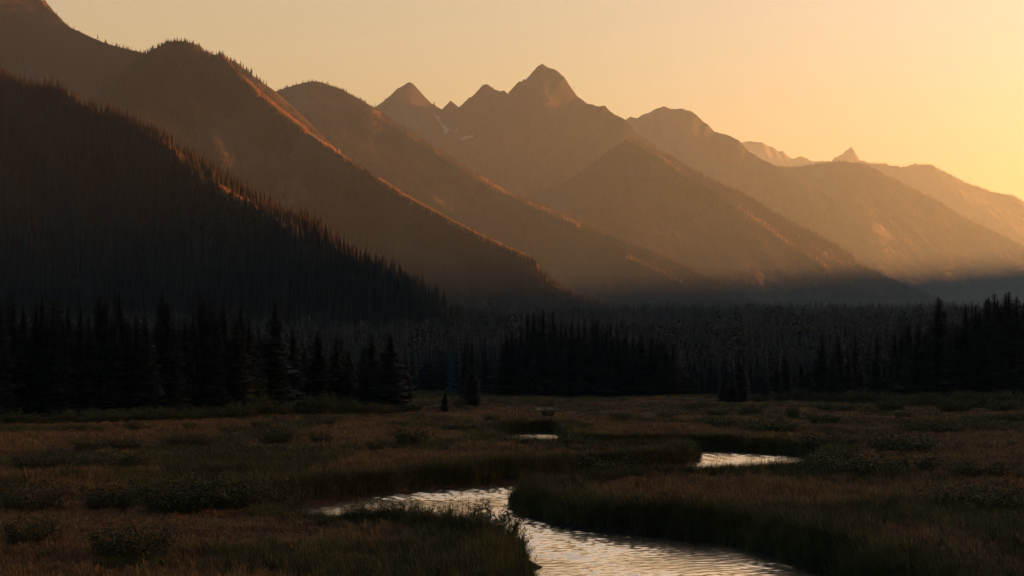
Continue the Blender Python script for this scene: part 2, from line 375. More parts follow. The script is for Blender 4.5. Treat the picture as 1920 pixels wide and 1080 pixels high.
def build_meadow():
    Yv = np.exp(np.arange(math.log(17), math.log(470), 0.0058)); uv = np.linspace(-0.64, 0.64, 620)
    Y, U = np.meshgrid(Yv, uv, indexing='ij'); X = U * Y
    sd = river_sd(X, Y); ps = pond_sd(X, Y); Z = meadow_z(X, Y, sd, ps)
    mud = np.maximum(1 - ss(0.5, 1.3, sd), 1 - ss(0.0, 0.6, ps))
    me = mesh_from('meadow', np.stack([X, Y, Z], -1).reshape(-1, 3), grid_faces(*X.shape)[:, ::-1], [m_soil], True, {'mud': mud.ravel()})
    link('meadow', me, kind='structure')
build_meadow()

def build_floor():
    Yv = np.concatenate([np.linspace(-1400, 0, 15), np.linspace(15, 480, 40), np.geomspace(500, 14800, 120)]); uv = np.concatenate([-np.geomspace(8800, 8, 60), [0], np.geomspace(8, 8800, 60)])
    Y, X = np.meshgrid(Yv, uv, indexing='ij')
    inside = (Y > 14) & (Y < 470) & (np.abs(X) < 0.66 * Y)
    Z = 0.9 + ground_rise(X, Y) + 0.8 * fbm(X / 120, Y / 120, 3) * ss(500, 900, np.hypot(X, Y)) - 3.0 * inside
    me = mesh_from('valley_floor', np.stack([X, Y, Z], -1).reshape(-1, 3), grid_faces(*X.shape)[:, ::-1], [m_soil], True, {'mud': np.zeros(X.size)})
    link('valley_floor', me, kind='structure')
build_floor()

# water
m_water = bpy.data.materials.new('river_water'); m_water.use_nodes = True
nt = m_water.node_tree; b = nt.nodes['Principled BSDF']; out = nt.nodes['Material Output']
b.inputs['Base Color'].default_value = (0.012, 0.011, 0.009, 1); b.inputs['Roughness'].default_value = 0.08
b.inputs['Specular IOR Level'].default_value = 0.0
gl = nt.nodes.new('ShaderNodeBsdfGlossy'); gl.inputs['Roughness'].default_value = 0.16; gl.inputs['Color'].default_value = (1, 0.93, 0.85, 1)
fr = nt.nodes.new('ShaderNodeFresnel'); fr.inputs['IOR'].default_value = WATER_IOR = 3.0
mx = nt.nodes.new('ShaderNodeMixShader')
p = geo_pos(nt)
def mapped(sc, rot=0.0):
    m = nt.nodes.new('ShaderNodeMapping'); m.inputs['Scale'].default_value = sc; m.inputs['Rotation'].default_value = (0, 0, rot)
    nt.links.new(p, m.inputs['Vector']); return m.outputs['Vector']
def math_(op, a, b_):
    n = nt.nodes.new('ShaderNodeMath'); n.operation = op
    for s_, v in zip(n.inputs, (a, b_)):
        if hasattr(v, 'links'): nt.links.new(v, s_)
        else: s_.default_value = v
    return n.outputs[0]
fine = noise(nt, mapped((6, 9, 1), 0.15), 1.0, 3, 0.55)
mid_ = noise(nt, mapped((0.5, 1.1, 1), -0.2), 1.0, 2, 0.5)
gust = ramp(nt, noise(nt, mapped((0.10, 0.22, 1), 0.3), 1.0, 3, 0.6), [(0.38, (0.25, 0.25, 0.25)), (0.66, (1, 1, 1))])
hgt = math_('ADD', math_('MULTIPLY', fine, 0.014), math_('MULTIPLY', mid_, 0.0))
hgt = math_('MULTIPLY', hgt, gust)
bp = nt.nodes.new('ShaderNodeBump'); bp.inputs['Strength'].default_value = 1.0; bp.inputs['Distance'].default_value = 1.0
nt.links.new(hgt, bp.inputs['Height'])
for n_ in (b, gl, fr): nt.links.new(bp.outputs['Normal'], n_.inputs['Normal'])
nt.links.new(fr.outputs[0], mx.inputs[0]); nt.links.new(b.outputs[0], mx.inputs[1]); nt.links.new(gl.outputs[0], mx.inputs[2]); nt.links.new(mx.outputs[0], out.inputs['Surface'])

def waves(x, y, sd):                      # wind ripples as real relief
    rng = np.random.default_rng(12); z = 0 * x
    xx = x + 0.5 * fbm(x / 3, y / 3, 401, 2); yy = y + 0.5 * fbm(x / 3, y / 3, 402, 2)
    for k in range(26):
        L = 0.28 * (0.9 / 0.28) ** rng.random(); th = rng.normal(-1.35, 0.5); k_ = 2 * np.pi / L
        z = z + WAVE * L / (2 * np.pi) * np.sin(k_ * (np.cos(th) * xx + np.sin(th) * yy) + rng.uniform(0, 6.28))
    gust = 0.30 + 0.85 * ss(-0.32, 0.22, fbm(x / 7 + y / 19, y / 6 - x / 15, 403, 4))
    return z * gust * (0.5 + 0.5 * ss(0.1, 0.7, -sd))
WAVE = 0.046
def water(name, x0, x1, rows, ustep, level, sdf, calm=1.0):
    uv = np.arange(x0, x1, ustep); Y, U = np.meshgrid(rows, uv, indexing='ij'); X = U * Y
    sd = sdf(X, Y); keep = sd < 0.6
    Z = level + waves(X, Y, sd) * calm
    f = grid_faces(*X.shape)[:, ::-1]; f = f[keep.ravel()[f].any(1)]
    us, inv = np.unique(f, return_inverse=True)
    co = np.stack([X, Y, Z], -1).reshape(-1, 3)[us]
    me = mesh_from(name, co, inv.reshape(f.shape), [m_water], True)
    return link(name, me, kind='structure')
def rows_(a, b_, k):
    y = [a]
    while y[-1] < b_: y.append(y[-1] + max(0.075, k * y[-1]))
    return np.array(y)
water('river', -0.25, 0.34, rows_(48, 176, 0.0011), 0.0010, 0.0, river_sd)
water('pond_water', 0.01, 0.045, rows_(205, 272, 0.0015), 0.001, 0.36, pond_sd, 1.5)
# ------------------------------------------------------------------ foliage materials
def leaf_mat(name, stops, scale, spread=0.25, rough=0.8):
    m, nt, b = new_mat(name, rough, 0.1)
    oi = nt.nodes.new('ShaderNodeObjectInfo')
    n1 = noise(nt, geo_pos(nt), scale, 4, 0.6)
    ad = nt.nodes.new('ShaderNodeMath'); ad.operation = 'MULTIPLY_ADD'; ad.inputs[1].default_value = spread; ad.use_clamp = True
    nt.links.new(oi.outputs['Random'], ad.inputs[0])
    sb = nt.nodes.new('ShaderNodeMath'); sb.operation = 'SUBTRACT'; sb.inputs[1].default_value = spread / 2
    nt.links.new(n1, sb.inputs[0]); nt.links.new(sb.outputs[0], ad.inputs[2])
    nt.links.new(ramp(nt, ad.outputs[0], stops), b.inputs['Base Color'])
    return m

m_needle = leaf_mat('conifer_needles', [(0.3, (0.005, 0.0065, 0.006)), (0.7, (0.009, 0.012, 0.0095))], 0.6)
m_haze_needle = leaf_mat('haze_tinted_needles', [(0.3, (0.007, 0.011, 0.014)), (0.7, (0.010, 0.016, 0.018))], 0.05, 0.5)  # lighter, bluer needles that paint distance haze into the far trees
m_hillneedle = leaf_mat('hill_conifer_needles', [(0.3, (0.007, 0.008, 0.005)), (0.7, (0.017, 0.015, 0.008))], 0.02, 0.5)
m_young = leaf_mat('young_forest_foliage', [(0.3, (0.009, 0.014, 0.011)), (0.7, (0.014, 0.020, 0.013))], 0.05, 0.5)
m_bark = new_mat('conifer_bark', 0.95, 0.05)[0]; m_bark.node_tree.nodes['Principled BSDF'].inputs['Base Color'].default_value = (0.03, 0.022, 0.016, 1)
_n = m_bark.node_tree; _n.links.new(ramp(_n, noise(_n, geo_pos(_n), 6.0), [(0.3, (0.018, 0.013, 0.01)), (0.7, (0.045, 0.035, 0.026))]), _n.nodes['Principled BSDF'].inputs['Base Color'])
m_willow = leaf_mat('willow_leaves', [(0.3, (0.016, 0.020, 0.009)), (0.7, (0.036, 0.040, 0.016))], 0.8, 0.4)
m_stem = new_mat('willow_stem', 0.9, 0.05)[0]; m_stem.node_tree.nodes['Principled BSDF'].inputs['Base Color'].default_value = (0.035, 0.025, 0.016, 1)
m_green = leaf_mat('sedge_grass', [(0.25, (0.015, 0.017, 0.006)), (0.5, (0.032, 0.032, 0.011)), (0.8, (0.072, 0.062, 0.020))], 0.22, 0.35)
m_red = leaf_mat('autumn_grass', [(0.2, (0.056, 0.031, 0.017)), (0.5, (0.094, 0.055, 0.027)), (0.8, (0.128, 0.088, 0.038))], 0.16, 0.35)
m_gold = leaf_mat('golden_grass', [(0.2, (0.07, 0.048, 0.016)), (0.8, (0.13, 0.088, 0.026))], 0.3, 0.4)

# ------------------------------------------------------------------ conifers
def spruce_mesh(seed, H=18.0, RB=2.3, spiky=1.0, twin=False, mat=None):
    rng = np.random.default_rng(seed); mb = MB()
    heads = [(0, 0, 1.0)] if not twin else [(-0.25, 0, 1.0), (0.5, 0.1, 0.94)]
    for hx, hy, hs in heads:
        z = 0.05 * H; Ht = H * hs
        while z < Ht * 0.985:
            f = z / Ht
            Rz = RB * (1 - f) ** 0.70 * min(1, 0.55 + f * 3.5) * (1 + 0.16 * math.sin(z * 1.7 + seed) + 0.12 * math.sin(z * 4.1 + 2 * seed)) + 0.10
            nb = 10 if f < 0.6 else 9
            a0 = rng.uniform(0, 6.28)
            for k in range(nb):
                if rng.random() < 0.07: continue
                a = a0 + k * 6.283 / nb + rng.normal(0, 0.25)
                L = Rz * rng.uniform(0.62, 1.18) * spiky; dr = rng.uniform(0.18, 0.42) * (1 - 0.6 * f)
                c, s_ = math.cos(a), math.sin(a); off = np.array([hx, hy, 0]) * min(1, f * 2)
                ts = np.array([0.05, 0.4, 0.75, 1.0]); zz = z - dr * L * ts + 0.12 * L * ts ** 3
                wd = 0.24 * L * np.array([0.9, 1.25, 0.85, 0.10]) + 0.06
                ctr = np.stack([c * L * ts, s_ * L * ts, zz], 1) + off
                side = np.array([-s_, c, 0])
                l = ctr + side * wd[:, None] - [0, 0, 0.10 * L]; r = ctr - side * wd[:, None] - [0, 0, 0.10 * L]
                co = np.concatenate([ctr, l, r]); q = []
                for i in range(3): q += [(i, i + 1, 5 + i, 4 + i), (i + 1, i, 8 + i, 9 + i)]
                mb.add(co, q)
                m = 5                        # hanging twig sprays along the branch edge
                tt = rng.uniform(0.3, 1.0, m); sg = rng.choice([-1, 1], m)
                base = np.stack([c * L * tt, s_ * L * tt, z - dr * L * tt + 0.12 * L * tt ** 3], 1) + off + side * (sg * 0.12 * L)[:, None]
                ln = rng.uniform(0.14, 0.30, m) * L + 0.08
                tip = base + side * (sg * ln * 0.8)[:, None] + np.array([c, s_, 0]) * (ln * 0.5)[:, None] - np.array([0, 0, 1]) * (ln * rng.uniform(0.2, 0.9, m))[:, None]
                b2 = base + np.array([c, s_, -0.1]) * (0.09 * L + 0.04)
                mb.add(np.stack([base, b2, tip], 1).reshape(-1, 3), None, np.arange(3 * m).reshape(-1, 3))
            z += (0.021 * H) * rng.uniform(0.8, 1.2) * (0.42 + 0.62 * (1 - f))
        zs = np.linspace(0.06 * Ht, Ht, 9); tube(mb, np.stack([hx * np.minimum(1, zs / H * 2), hy + 0 * zs, zs], 1), 0.5 * RB * (1 - zs / Ht) ** 0.9 * (1 + 0.2 * np.sin(zs)) + 0.02, 6)
    return mb.mesh('crown', [mat or m_needle])

def trunk_mesh(seed, H=18.0):
    mb = MB(); z = np.array([-0.6, 0.0, 0.6, 3, 8, H * 0.9]); r = np.array([0.36, 0.30, 0.25, 0.21, 0.14, 0.02])
    rng = np.random.default_rng(seed)
    tube(mb, np.stack([rng.normal(0, 0.02, 6), rng.normal(0, 0.02, 6), z], 1), r, 8)
    for k in range(9):                    # dead lower limbs
        a = rng.uniform(0, 6.28); zz = rng.uniform(0.5, 2.2); L = rng.uniform(0.5, 1.2)
        tube(mb, [(0, 0, zz), (math.cos(a) * L * .6, math.sin(a) * L * .6, zz - .1), (math.cos(a) * L, math.sin(a) * L, zz - .25)], [0.03, 0.02, 0.006], 4)
    return mb.mesh('trunk', [m_bark])

CROWNS = [spruce_mesh(1, RB=2.0), spruce_mesh(2, RB=2.5), spruce_mesh(3, RB=1.55, spiky=1.1), spruce_mesh(4, RB=2.9), spruce_mesh(5, RB=2.2, spiky=1.15), spruce_mesh(6, RB=2.3, twin=True), spruce_mesh(7, RB=1.8)]
HAZED = [spruce_mesh(21, RB=1.7, mat=m_haze_needle), spruce_mesh(22, RB=2.2, mat=m_haze_needle), spruce_mesh(23, RB=2.7, mat=m_haze_needle)]; HAZED_R = [1.7, 2.2, 2.7]  # crowns for farther trees, haze put into their needle colour
CROWN_R = [2.0, 2.5, 1.55, 2.9, 2.2, 2.5, 1.8]
TRUNKS = [trunk_mesh(1), trunk_mesh(2)]
_rt = random.Random(5)

def conifer(x, y, H, W, label, group, kind=None, grey=False):  # grey picks the crowns with haze painted into the needles
    """a spruce of height H and crown width W standing at x, y"""
    CR, RR = (HAZED, HAZED_R) if grey else (CROWNS, CROWN_R)
    if kind is None:
        want = W / 2 / H * 18; opts = sorted(range(len(CR)), key=lambda i: abs(RR[i] - want))[:3]; kind = _rt.choice(opts)
    z = float(meadow_z(np.array([x]), np.array([y]))[0]) - 0.1
    e = bpy.data.objects.new('conifer', None); C.objects.link(e); e.empty_display_size = 0.5
    e.location = (x, y, z); e.rotation_euler = (_rt.gauss(0, 0.012), _rt.gauss(0, 0.012), _rt.uniform(0, 6.28) if kind != 5 else _rt.uniform(-0.5, 0.5))
    sx = W / 2 / RR[kind]; e.scale = (sx, sx, H / 18.0)
    e['label'] = label; e['category'] = 'tree'; e['group'] = group
    link('crown', CR[kind], e); link('trunk', TRUNKS[_rt.randrange(2)], e)
    return e

def low_conifer(seed, mat, H=1.0, R=0.12, n=230, tiers=5):
    """a conifer for far slopes, one unit high: a ragged cone of drooping sprays round a thin core"""
    rng = np.random.default_rng(seed); mb = MB()
    f = 1 - np.sqrt(rng.random(n)) * 0.95; ring = np.round(f * 14) / 14 + rng.normal(0, 0.008, n); f = np.clip(ring, 0.04, 0.99)
    r = R * (1 - f) ** 0.8 * rng.uniform(0.6, 1.2, n) * (1 + 0.15 * np.sin(f * 17 + seed)) + 0.006
    a = rng.uniform(0, 6.283, n); d = np.stack([np.cos(a), np.sin(a), 0 * a], 1); sd_ = np.stack([-np.sin(a), np.cos(a), 0 * a], 1)
    up = np.array([0, 0, 1.0]); w_ = (0.32 * r + 0.006)[:, None]
    i0 = d * (r * 0.15)[:, None] + up * f[:, None]; tip = d * r[:, None] + up * (f - 0.35 * r - 0.01)[:, None]
    mid = (i0 * 0.45 + tip * 0.55); hang = up * (0.25 * r + 0.012)[:, None]
    mb.add(np.stack([i0, mid + sd_ * w_ - hang, tip, mid - sd_ * w_ - hang], 1).reshape(-1, 3), np.arange(4 * n).reshape(-1, 4))
    th = np.arange(6) / 6 * 6.283
    mb.add(np.concatenate([np.stack([0.5 * R * np.cos(th), 0.5 * R * np.sin(th), 0 * th + 0.03], 1), [[0, 0, 1.0]]]), None, [(i, (i + 1) % 6, 6) for i in range(6)])
    return mb.mesh('hill_conifer', [mat])

def low_broad(seed, mat):
    rng = np.random.default_rng(seed); mb = MB()
    n = 760; d = rng.normal(0, 1, (n, 3)); d /= np.linalg.norm(d, axis=1)[:, None]
    ctr = d * np.array([0.22, 0.22, 0.42]) * (rng.uniform(0.45, 1.0, n) * (1 + 0.25 * np.sin(d[:, 0] * 7 + seed) * np.cos(d[:, 2] * 6)))[:, None] + [0, 0, 0.56]
    s_ = rng.uniform(0.010, 0.022, (n, 1))
    e1 = rng.normal(0, 1, (n, 3)) * s_; e2 = rng.normal(0, 1, (n, 3)) * s_
    co = np.stack([ctr - e1, ctr + e2, ctr + e1, ctr - e2], 1).reshape(-1, 3)
    mb.add(co, np.arange(4 * n).reshape(-1, 4))
    tube(mb, [(0, 0, 0), (0, 0, .5)], np.array([.02, .012]), 4)
    return mb.mesh('young_tree', [mat])

def proto_collection(name, meshes):
    col = bpy.data.collections.new(name)
    for i, me in enumerate(meshes):
        o = bpy.data.objects.new('%s_%02d' % (name, i), me); col.objects.link(o)
    return col

def scatter(name, pos, scl, rot, idx, col, **props):
    """ONE object of uncountable growth: geometry nodes put a clump of COL on every point"""
    me = bpy.data.meshes.new(name); n = len(pos)
    me.vertices.add(n); me.vertices.foreach_set('co', np.asarray(pos, np.float32).ravel())
    a = me.attributes.new('scl', 'FLOAT_VECTOR', 'POINT'); a.data.foreach_set('vector', np.asarray(scl, np.float32).ravel())
    a = me.attributes.new('rot', 'FLOAT_VECTOR', 'POINT'); a.data.foreach_set('vector', np.asarray(rot, np.float32).ravel())
    a = me.attributes.new('idx', 'INT', 'POINT'); a.data.foreach_set('value', np.asarray(idx, np.int32))
    o = link(name, me, kind='stuff', **props)
    g = bpy.data.node_groups.new(name + '_growth', 'GeometryNodeTree')
    g.interface.new_socket('Geometry', in_out='INPUT', socket_type='NodeSocketGeometry'); g.interface.new_socket('Geometry', in_out='OUTPUT', socket_type='NodeSocketGeometry')
    gi = g.nodes.new('NodeGroupInput'); go = g.nodes.new('NodeGroupOutput')
    ip = g.nodes.new('GeometryNodeInstanceOnPoints'); ci = g.nodes.new('GeometryNodeCollectionInfo')
    ci.inputs['Collection'].default_value = col; ci.inputs['Separate Children'].default_value = True; ci.inputs['Reset Children'].default_value = True
    def na(nm, ty):
        q = g.nodes.new('GeometryNodeInputNamedAttribute'); q.data_type = ty; q.inputs['Name'].default_value = nm; return q.outputs[0]
    ip.inputs['Pick Instance'].default_value = True
    g.links.new(gi.outputs[0], ip.inputs['Points']); g.links.new(ci.outputs[0], ip.inputs['Instance'])
    g.links.new(na('idx', 'INT'), ip.inputs['Instance Index']); g.links.new(na('scl', 'FLOAT_VECTOR'), ip.inputs['Scale'])
    er = g.nodes.new('FunctionNodeEulerToRotation'); g.links.new(na('rot', 'FLOAT_VECTOR'), er.inputs[0]); g.links.new(er.outputs[0], ip.inputs['Rotation'])
    g.links.new(ip.outputs[0], go.inputs[0])
    md = o.modifiers.new('growth', 'NODES'); md.node_group = g
    return o

HILL = proto_collection('hill_conifer', [low_conifer(s, m_hillneedle, R=r) for s, r in ((1, .13), (2, .16), (3, .10), (4, .14))])
VALLEY = proto_collection('valley_tree', [low_conifer(s, m_haze_needle, R=r, n=320) for s, r in ((11, .12), (12, .15), (13, .10))] + [low_broad(s, m_young) for s in (1, 2)])

# ------------------------------------------------------------------ forests on the slopes (far, uncountable)
def hill_forest(M, n, hmin, hmax, seed, label, dens=0.0, crest=0, tlim=1.0, top_thin=0.0, line_px=None):
    rng = np.random.default_rng(seed)
    co = M.co; nr, nc, _ = co.shape
    a = co[:-1, :-1]; e1 = co[1:, :-1] - a; e2 = co[:-1, 1:] - a
    area = np.linalg.norm(np.cross(e1, e2), axis=2)
    T = M.t[None, :-1] + 0 * area; PX = M.px[:-1, :-1]
    wgt = area * ((T > -0.05) & (T < tlim)) * ((PX > -120) & (PX < 2040)) * (1 - 0.88 * M.bare[:-1, :-1])
    dn = fbm(a[..., 0] / 160, a[..., 1] / 160, seed + 3, 4)
    wgt = wgt * ss(-0.35 + dens, 0.15 + dens, dn)
    wgt = wgt * (1 - top_thin * (1 - ss(0.0, 0.25, T)))
    q = rng.choice(wgt.size, n, p=(wgt / wgt.sum()).ravel()); i, j = np.divmod(q, nc - 1)
    u = rng.random((n, 1)); v = rng.random((n, 1))
    pos = a[i, j] + u * e1[i, j] + v * e2[i, j]
    if crest:
        jc = int(np.argmin(np.abs(M.t))); w2 = ss(-0.1, 0.5, fbm(co[:, jc, 0] / 60, co[:, jc, 0] * 0, seed + 8, 3) + 0.25) * ((M.px[:, jc] > -100) & (M.px[:, jc] < 2020))
        k = rng.choice(nr, crest, p=w2 / w2.sum()); jj = jc + rng.integers(-2, 3, crest)
        cp = co[k, jj] + np.stack([rng.normal(0, 4, crest), rng.normal(0, 4, crest), 0 * k], 1)
        pos = np.concatenate([pos, cp]); n += crest
    h = hmin + (hmax - hmin) * rng.random(n) ** 1.3
    if crest < 340: h[:n - crest] *= 0.8 + 0.2 * ss(0.0, 0.10, T[i, j])
    wd = h * rng.uniform(0.9, 1.5, n)
    pos[:, 2] -= 0.06 * h
    return scatter('hillside_forest', pos, np.stack([wd, wd, h], 1), np.stack([0 * h, 0 * h, rng.uniform(0, 6.28, n)], 1), rng.integers(0, 4, n), HILL, label=label)

hill_forest(MT['near'], 16000, 7, 15, 1, 'dark conifer forest covering the nearest shadowed hill', -0.3, 350)
hill_forest(MT['second'], 26000, 7, 15, 2, 'brown hazy conifer forest on the spur with the sunlit golden ridge', -0.15, 200, top_thin=0.5)
hill_forest(MT['second_back'], 2500, 8, 15, 3, 'thin conifers on the small shoulder behind the golden ridge', 0.05, 260)
hill_forest(MT['high_left'], 6000, 8, 14, 4, 'sparse conifers on the high slope at the upper left', 0.1, 120, top_thin=0.8)
hill_forest(MT['third'], 30000, 8, 16, 5, 'hazy conifer forest on the long brown ridge below the pointed peaks', -0.15, 180, top_thin=0.4)
hill_forest(MT['fifth'], 24000, 10, 20, 6, 'hazy amber forest on the rounded hill before the highest peak', -0.15, 500)
hill_forest(MT['sixth'], 22000, 10, 22, 7, 'pale amber forest on the broad right hand hill', -0.15, 600)
hill_forest(MT['peaks'], 14000, 12, 24, 9, 'hazy forest on the lower flanks of the highest peak', -0.15, 20, top_thin=1.0)
hill_forest(MT['peaks_right'], 12000, 12, 24, 10, 'hazy forest on the lower flanks of the rocky ridge right of the highest peak', -0.15, 20, top_thin=1.0)
hill_forest(MT['seventh'], 6000, 12, 24, 8, 'palest forest fringe on the farthest ridge', -0.1, 500)

# golden brush added on the ridge strips to brighten the sun streaks
m_brush = leaf_mat('sun_streak_brush', [(0.3, (0.09, 0.052, 0.018)), (0.7, (0.19, 0.105, 0.034))], 0.05, 0.5)
BRUSH = proto_collection('sun_streak_brush', [low_conifer(s, m_brush, R=r, n=60) for s, r in ((31, .3), (32, .42), (33, .22))])
def brush(M, n, hmin, hmax, seed, label):
    rng = np.random.default_rng(seed); co = M.co; nc = co.shape[1]
    a = co[:-1, :-1]; e1 = co[1:, :-1] - a; e2 = co[:-1, 1:] - a
    wgt = np.linalg.norm(np.cross(e1, e2), axis=2) * M.bare[:-1, :-1] ** 1.5 * (M.t[None, :-1] > 0)
    q = rng.choice(wgt.size, n, p=(wgt / wgt.sum()).ravel()); i, j = np.divmod(q, nc - 1)
    pos = a[i, j] + rng.random((n, 1)) * e1[i, j] + rng.random((n, 1)) * e2[i, j]
    h = rng.uniform(hmin, hmax, n); pos[:, 2] -= 0.1 * h
    scatter('sun_streak_brush', pos, np.stack([h, h, h], 1), np.stack([0 * h, 0 * h, rng.uniform(0, 6.28, n)], 1), rng.integers(0, 3, n), BRUSH, label=label)
brush(MT['near'], 3000, 2, 4.5, 91, 'golden brush added to brighten the sunlit strips of the nearest hill')
brush(MT['second'], 8000, 3, 8, 92, 'golden brush added to brighten the sunlit ridge line of the middle spur')
brush(MT['third'], 1300, 3, 8, 93, 'golden brush added to brighten the sunlit edge of the long brown ridge')
brush(MT['fifth'], 900, 4, 8, 94, 'faint golden brush added to brighten the rounded hill before the highest peak')

def valley_forest():
    rng = np.random.default_rng(44); P = []; Hs = []; K = []
    def zone(n, y0, y1, p0, p1, h0, h1, young=0.0, seed=0):
        y = np.sqrt(rng.uniform(y0 ** 2, y1 ** 2, n)); pxx = rng.uniform(p0, p1, n); x = (pxx - 960) / F * y
        keep = fbm(x / 70, y / 70, 60 + seed, 3) > -0.45
        x, y = x[keep], y[keep]; m = len(x)
        P.append(np.stack([x, y, 0.85 + ground_rise(x, y)], 1))
        Hs.append(h0 + (h1 - h0) * rng.random(m) ** 1.2); yg = ss(0.0, 0.35, fbm(x / 60, y / 60, 80 + seed, 3)) * young
        K.append(np.where(rng.random(m) < yg, 3 + rng.integers(0, 2, m), rng.integers(0, 3, m)))
    zone(900, 318, 400, 850, 1275, 11, 15.5, 0.0, 1)          # the tall dark wood at the centre
    zone(1500, 305, 430, 1262, 1680, 7.5, 11.5, 0.5, 2)       # low young growth beside it
    zone(420, 345, 430, 560, 880, 9, 14, 0.5, 3)
    zone(1200, 320, 460, 1600, 2040, 11, 19, 0.0, 4)
    zone(1100, 300, 460, -140, 600, 11, 17, 0.1, 5)
    zone(3500, 430, 700, -140, 2060, 12, 20, 0.35, 6)
    zone(9000, 700, 1500, -140, 2060, 13, 22, 0.2, 7)
    zone(12000, 1500, 3600, -140, 2060, 14, 24, 0.1, 8)
    zone(8000, 3600, 6000, 700, 2060, 16, 26, 0.0, 9)
    P = np.concatenate(P); h = np.concatenate(Hs); K = np.concatenate(K); n = len(h)
    w_ = h * rng.uniform(0.8, 1.25, n)
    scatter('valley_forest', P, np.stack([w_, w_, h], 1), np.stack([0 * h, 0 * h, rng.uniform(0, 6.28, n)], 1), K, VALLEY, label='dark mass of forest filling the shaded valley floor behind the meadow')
valley_forest()
# ------------------------------------------------------------------ single conifers, one object each
def spot(pxx, base, z=0.9):
    d = (CAM_H - z) * F / (base - HZ); return (pxx - 960) / F * d, d
ORD = ['first', 'second', 'third', 'fourth', 'fifth', 'sixth', 'seventh', 'eighth', 'ninth', 'tenth', 'eleventh', 'twelfth', 'thirteenth', 'fourteenth', 'fifteenth', 'sixteenth', 'seventeenth', 'eighteenth', 'nineteenth',
       'twentieth', 'twenty-first', 'twenty-second', 'twenty-third', 'twenty-fourth', 'twenty-fifth', 'twenty-sixth', 'twenty-seventh', 'twenty-eighth', 'twenty-ninth', 'thirtieth', 'thirty-first', 'thirty-second', 'thirty-third',
       'thirty-fourth', 'thirty-fifth', 'thirty-sixth', 'thirty-seventh', 'thirty-eighth', 'thirty-ninth', 'fortieth', 'forty-first', 'forty-second', 'forty-third', 'forty-fourth', 'forty-fifth', 'forty-sixth', 'forty-seventh']

def stand(rows, place, group, side, special=None, grey=False):
    """rows: (px, top row, base row, crown width px) of the crowns that show on the stand's outline"""
    rows = sorted(rows); special = special or {}
    tops = [r[1] for r in rows]
    for i, (pxx, top, base, wpx) in enumerate(rows):
        x, d = spot(pxx, base); H = CAM_H + (HZ - top) / F * d - 0.9; W = 1.3 * wpx / F * d
        nb = [tops[j] for j in (i - 1, i + 1) if 0 <= j < len(rows)]
        rel = 'tall' if all(top < t - 6 for t in nb) else 'low' if all(top > t + 6 for t in nb) else 'middling'
        form = 'narrow' if W / H < 0.25 else 'broad' if W / H > 0.35 else 'pointed'
        k = i if side == 'left' else len(rows) - 1 - i
        lab = special.get(pxx) or '%s %s conifer, %s from the %s in %s' % (rel, form, ORD[k], side, place)
        conifer(x, d, H, W, lab, group, grey=grey)

LEFT = [(3, 553, 790, 40), (16, 556, 786, 38), (29, 549, 788, 44), (46, 569, 784, 40), (63, 561, 787, 42), (75, 549, 786, 46), (90, 580, 788, 44), (103, 556, 787, 44), (111, 559, 783, 40), (121, 590, 789, 46), (132, 571, 786, 44), (150, 574, 785, 44),
        (168, 592, 788, 40), (184, 554, 785, 52), (193, 550, 783, 56), (210, 590, 788, 44), (226, 545, 784, 58), (243, 600, 787, 40), (259, 583, 784, 46), (269, 587, 786, 44), (282, 596, 788, 40), (294, 579, 784, 44), (308, 548, 783, 58), (325, 592, 786, 44), (335, 598, 781, 36), (346, 591, 784, 40),
        (360, 581, 783, 42), (378, 545, 781, 46), (393, 560, 782, 52), (405, 582, 784, 40), (421, 552, 779, 46), (438, 591, 780, 34), (454, 571, 778, 52), (467, 594, 780, 46), (488, 613, 776, 30), (516, 565, 775, 66), (548, 607, 771, 42), (573, 650, 768, 28), (596, 617, 769, 56), (628, 629, 765, 36), (637, 624, 763, 40), (651, 690, 768, 34)]
stand(LEFT, 'the dark left stand', 'conifers of the dark stand left of the meadow', 'left',
      {516: 'tall regular cone shaped conifer near the end of the dark left stand', 596: 'medium conifer standing apart just past the tall cone at the end of the left stand',
       226: 'tall spire topped conifer right of the broad paired crowns in the dark left stand'})
RIGHT = [(1679, 621, 750, 34), (1689, 634, 752, 34), (1705, 601, 752, 40), (1722, 601, 753, 38), (1737, 640, 755, 40), (1754, 554, 754, 56), (1767, 567, 753, 44), (1778, 628, 757, 44), (1786, 599, 752, 34), (1794, 602, 754, 32), (1811, 566, 755, 46), (1826, 573, 753, 36), (1836, 569, 756, 42), (1846, 559, 754, 44),
         (1855, 555, 757, 50), (1864, 548, 755, 48), (1873, 560, 758, 44), (1882, 547, 755, 52), (1892, 544, 756, 54), (1901, 554, 758, 52), (1910, 585, 757, 44), (1919, 564, 757, 52), (1934, 552, 758, 50), (1950, 560, 757, 50)]
stand(RIGHT, 'the black right stand', 'conifers of the black stand at the right edge', 'left',
      {1754: 'tall ragged conifer with a knobbly spire, first high top in the black right stand'})
CENTRE = [(947, 621, 743, 26), (960, 614, 743, 28), (975, 606, 744, 30), (990, 587, 743, 34), (998, 584, 744, 32), (1010, 588, 742, 34), (1019, 576, 743, 40), (1031, 602, 744, 30), (1042, 582, 742, 36), (1053, 597, 744, 30), (1063, 605, 742, 28), (1073, 597, 743, 34), (1086, 602, 744, 32), (1098, 597, 742, 34), (1112, 591, 743, 36), (1120, 593, 744, 34),
          (1130, 606, 742, 30), (1138, 603, 744, 32), (1147, 601, 742, 32), (1158, 607, 743, 30), (1173, 613, 744, 32), (1187, 624, 743, 28), (1203, 619, 744, 34), (1213, 634, 742, 28), (1222, 629, 743, 30), (1233, 634, 744, 30), (1249, 629, 743, 34), (1261, 646, 744, 28)]
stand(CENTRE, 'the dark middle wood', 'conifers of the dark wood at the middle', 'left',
      {1019: 'highest conifer of the dark wood at the middle of the meadow edge'}, True)
